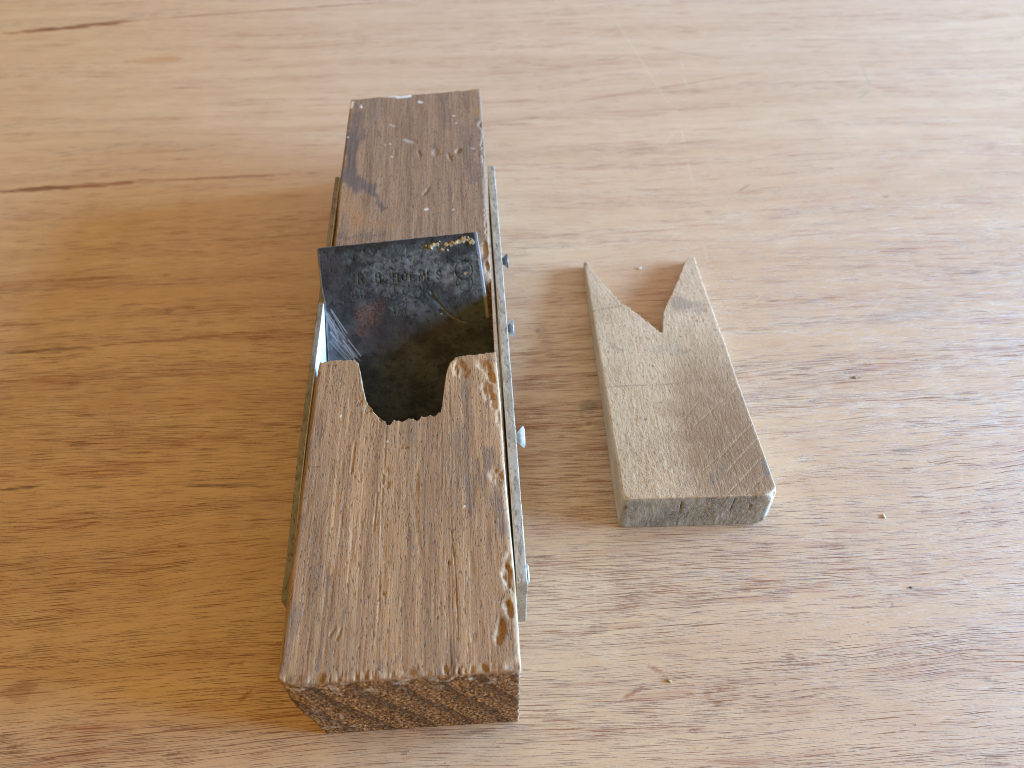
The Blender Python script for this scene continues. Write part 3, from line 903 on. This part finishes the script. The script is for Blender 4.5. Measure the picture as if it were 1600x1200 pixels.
    # bright file strokes at the lower left
    for (x0, y0, x1, y1), n, st in [((512, 488, 535, 525), 7, .75), ((520, 520, 530, 535), 4, .6), ((516, 500, 522, 520), 3, .5), ((538, 535, 556, 560), 8, .7), ((518, 530, 545, 562), 8, .55), ((508, 555, 530, 565), 6, .4)]:
        rnd = random.Random(x0)
        for k in range(n):
            ox, oy = rnd.uniform(-6, 7), rnd.uniform(-6, 6)
            q = dseg(u, l, onblade(x0 + ox, y0 + oy), onblade(x1 + ox + rnd.uniform(-3, 3), y1 + oy))
            mk[:, 1] = np.maximum(mk[:, 1], st * rnd.uniform(.4, 1) * sstep(.30, .08, q) * top)
    e2 = ell(u, l, onblade(522, 545), 5.5, 9, 20)
    mk[:, 1] = np.maximum(mk[:, 1], .30 * e2 * fbm(u * .8, l * .8, 0, 101, 3) * top)
    # worn pale edges and corner
    edgeR = sstep(W - 1.35, W - .95, x) * (l < 38)
    mk[:, 1] = np.maximum(mk[:, 1], .45 * edgeR * (l < 30))
    edgeL = sstep(.9, .3, x) * (.35 + .65 * vnoise(l * .5, 2, 0, 102))
    mk[:, 1] = np.maximum(mk[:, 1], .75 * edgeL * (l < 46))
    e2 = ell(u, l, onblade(495, 398), 1.3, 3)
    mk[:, 1] = np.maximum(mk[:, 1], .6 * e2 * vnoise(u * 2, l * 2, 0, 103) * top)
    edgeT = sstep(.35, .1, y) * vnoise(u * .5, 3, 0, 104)
    mk[:, 1] = np.maximum(mk[:, 1], .4 * edgeT)
    mk[:, 0] = np.maximum(mk[:, 0], .55 * sstep(3.6, 1.2, y + 1.2 * vnoise(u * .3, l * .3, 0, 106)) * top * sstep(.2, .5, y))
    # rust bloom and violet patina
    for px, py, rx, ry, st in [(575, 495, 6, 6.5, .9), (568, 517, 4, 3, .9), (592, 480, 4, 4, .5), (540, 530, 3, 3, .4), (700, 440, 4, 5, .3)]:
        mk2[:, 0] = np.maximum(mk2[:, 0], st * ell(u, l, onblade(px, py), rx, ry) * (.3 + fbm(u * .5, l * .5, 0, 105, 3)))
    for px, py, rx, ry in [(515, 420, 7, 8), (600, 520, 14, 8), (690, 510, 8, 5)]:
        mk2[:, 1] = np.maximum(mk2[:, 1], ell(u, l, onblade(px, py), rx, ry))
    # grey rubbed-bare patches, also brightening the window-lit upper half by colour
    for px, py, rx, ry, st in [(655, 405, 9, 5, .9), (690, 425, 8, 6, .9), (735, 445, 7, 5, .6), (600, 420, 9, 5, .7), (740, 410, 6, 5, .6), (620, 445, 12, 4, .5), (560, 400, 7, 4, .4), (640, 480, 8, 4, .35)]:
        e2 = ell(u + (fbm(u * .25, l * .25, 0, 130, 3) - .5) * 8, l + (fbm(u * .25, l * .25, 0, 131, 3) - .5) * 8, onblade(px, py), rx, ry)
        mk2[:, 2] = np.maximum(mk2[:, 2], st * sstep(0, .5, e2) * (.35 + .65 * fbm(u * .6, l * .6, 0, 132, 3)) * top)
    z = z + np.where(top, dz, 0)
    # bevelled cutting end
    z = np.where(l > LB - 6, np.maximum(z, (l - LB + 6) * .42), z)
    V = np.stack([u - P0u, -l, z - BT], 1)          # x across, y up the slope, z out of the face
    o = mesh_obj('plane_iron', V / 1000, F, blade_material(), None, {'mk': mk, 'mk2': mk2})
    o.location = ORG + UX * P0u / 1000 + VX * P0v / 1000 + np.array([0, 0, P0z / 1000])
    o.rotation_euler = (BA, 0, TH)
    return tag(o, 'dark patinated steel plane iron stamped HOLMES leaning in the plane body', 'plane iron')


plane_iron()

# ------------------------------------------------------------------ the wedge
WA = math.radians(1.95)
WU = np.array([math.cos(WA), math.sin(WA), 0])
WV = np.array([-math.sin(WA), math.cos(WA), 0])
WO = at(966, 826, 0)
WZ0, WZ1, WL = 17.4, 4.6, 135.0


def wz(v):
    return WZ0 + (WZ1 - WZ0) * np.clip(v / WL, 0, 1.05)


def wp(x, y):
    """pixel -> (u, v) mm on the sloping top of the wedge"""
    z = 8.0
    for _ in range(12):
        p = at(x, y, z / 1000) - WO
        z = float(wz(p @ WV * 1000))
    return p @ WU * 1000, p @ WV * 1000


def wedge_material():
    t = NT('pale_beech')
    co = t.coord()
    a, b = t.attr('mk'), t.attr('mk2')
    saw = t.noise(t.coord((1300, 260, 700), src=co, rot=(0, 0, math.radians(-22))), 1.0, 3.0, 0.65)
    fib = t.noise(t.coord((900, 60, 900), src=co, rot=(0, 0, math.radians(-8))), 1.0, 3.0, 0.65)
    fine = t.noise(t.coord((1900, 1900, 1900), src=co), 1.0, 2.0, 0.7)
    wide = t.noise(t.coord((45, 30, 60), src=co, loc=(2, 0, 0)), 1.0, 4.0, 0.6)
    fleck = t.noise(t.coord((1700, 500, 1700), src=co, loc=(5, 1, 0)), 1.0, 1.0, 0.5)
    col = t.mix(t.ramp(wide, 0.35, 0.68), (0.540, 0.398, 0.258), (0.415, 0.286, 0.166))
    col = t.mix(t.m('MULTIPLY', a[2], .55), col, (0.440, 0.290, 0.155))
    col = t.mix(t.m('MULTIPLY', b[2], t.ramp(wide, 0.2, 0.6, .7, 1.0)), col, (0.215, 0.118, 0.052))
    col = t.mix(t.ramp(saw, 0.52, 0.76, 0, .42), col, (0.23, 0.155, 0.085))
    col = t.mix(t.ramp(saw, 0.46, 0.25, 0, .35), col, (0.58, 0.46, 0.31))
    col = t.mix(t.ramp(fib, 0.55, 0.75, 0, .22), col, (0.20, 0.135, 0.080))
    col = t.mix(t.ramp(fleck, 0.60, 0.70, 0, .55), col, (0.14, 0.085, 0.048))
    gr = t.noise(t.coord((110, 110, 90), src=co), 1.0, 4.0, 0.65)
    grey = t.mix(t.ramp(gr, 0.35, 0.68), (0.305, 0.285, 0.240), (0.140, 0.130, 0.116))
    grey = t.mix(t.ramp(fine, 0.42, 0.68, 0, .7), grey, (0.42, 0.36, 0.27))
    vl = t.noise(t.coord((900, 900, 70), src=co), 1.0, 2.0, 0.6)
    grey = t.mix(t.ramp(vl, 0.55, 0.75, 0, .5), grey, (0.075, 0.060, 0.048))
    col = t.mix(b[0], col, grey)
    col = t.mix(t.m('MULTIPLY', b[1], t.ramp(fine, 0.2, 0.6, .6, 1.0)), col, (0.150, 0.125, 0.105))
    col = t.mix(a[0], col, (0.055, 0.040, 0.032))
    col = t.mix(a[1], col, (0.66, 0.54, 0.37))
    nrm = t.bump(t.m('ADD', t.m('MULTIPLY', saw, .8), t.m('ADD', fine, t.m('MULTIPLY', fib, .6))), 0.7, 0.00026)
    return t.done(col, 0.62, nrm, 0.0, 0.35)


vn_px = [(903, 404), (917, 409), (926, 423), (936, 436), (952, 454), (970, 473), (980, 479), (1000, 493), (1020, 510), (1033, 520), (1037, 514), (1038, 487), (1045, 472),
         (1054, 455), (1061, 439), (1069, 421), (1075, 407), (1080, 402), (1090, 400)]
vq = np.array([wp(*p) for p in vn_px])


def build_wedge():
    W, L, H = 52.0, 135.0, 1.0
    us = np.clip(vq[:, 0], 0, W)
    A = np.unique(np.concatenate([np.linspace(0, W, 115), np.linspace(33, 42, 40)]))
    A = A[np.concatenate([[True], np.diff(A) > .06])]
    A[-1] = W
    e = np.array([0, .02, .05, .09])
    P, F = box_grid(A, np.linspace(0, L, 280), np.concatenate([e, np.linspace(.14, .86, 26), 1 - e[::-1]]))
    H = WZ0
    P[:, 2] *= H
    x, y, z = P.T
    rr = .35 + .55 * fbm(x * .3, y * .15, z * .3, 111, 3) + 3.0 * sstep(W - 5, W, x) * sstep(5, 0, y) + 1.0 * sstep(3, 0, x) * sstep(4, 0, y)
    rr = np.where(y > L - 4, .3, rr)
    Q = round_box(P, (W, L, H), rr)
    x, y, z = Q.T
    vf = np.interp(x, vq[:, 0], vq[:, 1]) + (fbm(x * 2.6, 4, 0, 112, 4, .8) - .5) * 3.2
    zr = z / H
    vf = vf + (1 - zr) * 1.2 * (vf > 90)
    v = y / L * vf
    v = v + 2.0 * zr * sstep(8, 0, y)                  # the near face leans back a little
    th = wz(v)
    uR = W + .9 * sstep(60, 0, v) - .9 * sstep(70, 120, v) + 1.0 * np.sin(np.clip(v / 135, 0, 1) * math.pi) * .0
    u = x * uR / W
    V = np.stack([u, v, zr * th], 1)
    N = vnormals(V, F)
    endm = sstep(1.3, .3, y) * sstep(1.0, .93, zr)
    topm = sstep(.5, .9, N[:, 2])
    d = .12 * (fbm(u * 1.1, v * .5, z, 113, 3) - .5) + .20 * (fbm(u * .12, v * .08, 0, 114, 3) - .5) + endm * .35 * (fbm(u * 1.3, v, z * .7, 115, 3) - .5)
    mk, mk2 = np.zeros((len(V), 3)), np.zeros((len(V), 3))
    mk2[:, 0] = endm
    wx, wy = u + (fbm(u * .3, v * .25, 0, 116, 3) - .5) * 7, v + (fbm(u * .3, v * .25, 0, 117, 3) - .5) * 7
    for px, py, rx, ry, st in [(1150, 690, 18, 36, .85), (1170, 750, 14, 14, .6), (1110, 745, 9, 8, .5), (1120, 640, 10, 12, .45), (1100, 720, 8, 14, .35)]:
        mk2[:, 2] = np.maximum(mk2[:, 2], st * 1.05 * ell(1.6 * wx - .6 * u, 1.6 * wy - .6 * v, wp(px, py), rx * 1.6, ry * 1.5) * topm)
    for px, py, rx, ry, st in [(1058, 472, 5, 7, .45), (1078, 475, 4, 4, .45), (1030, 700, 5, 9, .12), (985, 690, 4, 8, .10), (1110, 745, 2.5, 3, .55), (1128, 735, 2.6, 3.5, .35), (1192, 735, 2, 5, .7),
                               (965, 545, 5, 1.2, .35), (1070, 552, 6, 1.4, .3), (1045, 545, 8, 5, .2), (1090, 480, 4, 6, .3), (915, 412, 1.5, 2, .7)]:
        mk2[:, 1] = np.maximum(mk2[:, 1], st * sstep(0, .7, ell(wx, wy, wp(px, py), rx, ry)) * topm)
    mk[:, 2] = sstep(95, 35, v + 30 * (fbm(u * .08, v * .06, 0, 121, 3) - .5)) * topm
    # rough, torn patch near the thick end
    rough = sstep(0, .6, ell(wx, wy, wp(1020, 720), 13, 24)) * topm
    d = d + rough * .22 * (fbm(u * .9, v * .7, 0, 118, 3, .7) - .5)
    # pencil lines
    for pts, st, w in [([(946, 606), (975, 603), (1005, 602), (1035, 601), (1066, 599)], .75, .34), ([(921, 488), (935, 484), (972, 478)], .75, .5)]:
        q = dpoly(u, v, [wp(*p) for p in pts]) + .55 * w * (vnoise(u * 1.4, v * .4, 0, 119))
        mk[:, 0] = np.maximum(mk[:, 0], st * sstep(w, w * .3, q) * topm)
    # plane-track lines and cuts on the right half
    for pts, st, w in [([(1085, 665), (1160, 600)], .5, .22), ([(1125, 715), (1178, 660)], .6, .28), ([(1135, 738), (1185, 683)], .7, .28), ([(1140, 770), (1190, 715)], .7, .28),
                       ([(1165, 773), (1195, 742)], .6, .25), ([(1100, 735), (1165, 672)], .4, .22), ([(1150, 640), (1170, 640)], .3, .2), ([(1050, 680), (1090, 630)], .35, .22),
                       ([(978, 585), (985, 598)], .35, .2), ([(993, 625), (993, 660)], .45, .25)]:
        st = st * .4
        q = dpoly(u, v, [wp(*p) for p in pts])
        m = sstep(w, w * .3, q) * topm
        mk[:, 1] = np.maximum(mk[:, 1], st * m)
        d = d - .12 * m
    # splits in the near end
    for px, w in [(1068, .22), (1150, .10), (980, .14), (1180, .10)]:
        uu = wp(px, 775)[0]
        m = sstep(w, .05, np.abs(u - uu + (vnoise(z * .3, 1, 0, 8) - .5) * .8)) * sstep(5, 2, v) * sstep(6, 13, zr * th)
        d = d - .9 * m
        mk[:, 0] = np.maximum(mk[:, 0], .7 * m)
    # pale crushed arrises
    ar = sstep(.95, .75, N[:, 2]) * sstep(.35, .6, N[:, 2])
    mk[:, 1] = np.maximum(mk[:, 1], .55 * ar * vnoise(u * .6, v * .4, 0, 120) * (1 - endm * .5))
    mk[:, 1] = np.maximum(mk[:, 1], .6 * sstep(W - 4, W - 1, u) * sstep(5, 1, v) * sstep(.5, .9, zr))
    d = d * (1 - sstep(.6, .2, th / 3.2)) * sstep(0, .25, zr * (th / 3) + .0)
    V = V + N * d[:, None]
    V[:, 2] = np.maximum(V[:, 2], 0.0)
    o = mesh_obj('wooden_wedge', V / 1000, F, wedge_material(), None, {'mk': mk, 'mk2': mk2})
    o.location = WO + np.array([0, 0, .0001])
    o.rotation_euler = (0, 0, WA)
    return tag(o, 'pale tapered wooden wedge with a V notch cut in its thin end', 'wedge')


build_wedge()

# ------------------------------------------------------------------ crumbs and sawdust on the table
CR = []


def crumb_mesh(rng, sx, sy, sz):
    V = []
    F = [(0, 1, 2, 3), (7, 6, 5, 4), (0, 4, 5, 1), (1, 5, 6, 2), (2, 6, 7, 3), (3, 7, 4, 0)]
    for zz in (0, 1):
        for xx, yy in ((-1, -1), (1, -1), (1, 1), (-1, 1)) if zz == 0 else ((-1, -1), (1, -1), (1, 1), (-1, 1)):
            k = 1 if zz == 0 else .6
            V.append((xx * sx * k * rng.uniform(.6, 1.1), yy * sy * k * rng.uniform(.6, 1.1), zz * sz * rng.uniform(.6, 1.1)))
    return np.array(V), np.array([f[::-1] for f in F])


def plain(name, c, rough=.7):
    t = NT(name)
    n = t.noise(t.coord((900, 900, 900)), 1.0, 3.0, .6)
    return t.done(t.mix(n, c, tuple(q * .6 for q in c)), rough)


TAN, CREAM, DARK = plain('tan_wood', (.42, .27, .12)), plain('cream_wood', (.78, .70, .55)), plain('dark_wood', (.10, .085, .06))
rng = random.Random(4)
for px, py, sx, sy, mat, label in [
        (999, 420, 1.2, .9, CREAM, 'cream crumb lying in the notch of the wedge'),
        (1381, 807, .45, 1.0, CREAM, 'cream wood fibre lying on the bare table beyond the wedge'),
        (1045, 1064, 1.0, .45, TAN, 'tan wood chip on the table near the front of the plane'),
        (1336, 590, .8, .5, TAN, 'brown wood crumb on the table beside the wedge'),
        (1423, 918, .6, .4, DARK, 'dark grit grain on the bare table')]:
    V, F = crumb_mesh(rng, sx, sy, .5)
    o = mesh_obj('wood_crumb', V / 1000, F, mat, None, smooth=False)
    p = at(px, py, 0)
    o.location = (p[0], p[1], .0001)
    o.rotation_euler = (0, 0, rng.uniform(-.3, .3))
    tag(o, label, 'crumb', 'crumbs on the table')

VV, FF, n0 = [], [], 0
for k in range(150):
    px, py = rng.uniform(820, 1600), 1200 - 900 * rng.random() ** 1.3
    if rng.random() < .18:
        px = rng.uniform(430, 860)
        py = rng.uniform(1135, 1200)
    p = at(px, py, 0)
    if 930 < px < 1215 and 400 < py < 835:
        continue
    s = rng.choice([.06, .07, .09, .12])
    V, F = crumb_mesh(rng, s * rng.uniform(1, 2.6), s, s)
    a = rng.uniform(0, 3.14)
    V = np.stack([V[:, 0] * math.cos(a) - V[:, 1] * math.sin(a), V[:, 0] * math.sin(a) + V[:, 1] * math.cos(a), V[:, 2]], 1)
    VV.append(V / 1000 + np.array([p[0], p[1], .00005]))
    FF.append(F + n0)
    n0 += len(V)
o = mesh_obj('sawdust', np.concatenate(VV), np.concatenate(FF), plain('sawdust_wood', (.62, .52, .38)), None, smooth=False)
tag(o, 'fine pale sawdust scattered over the table top', 'sawdust', None, 'stuff')
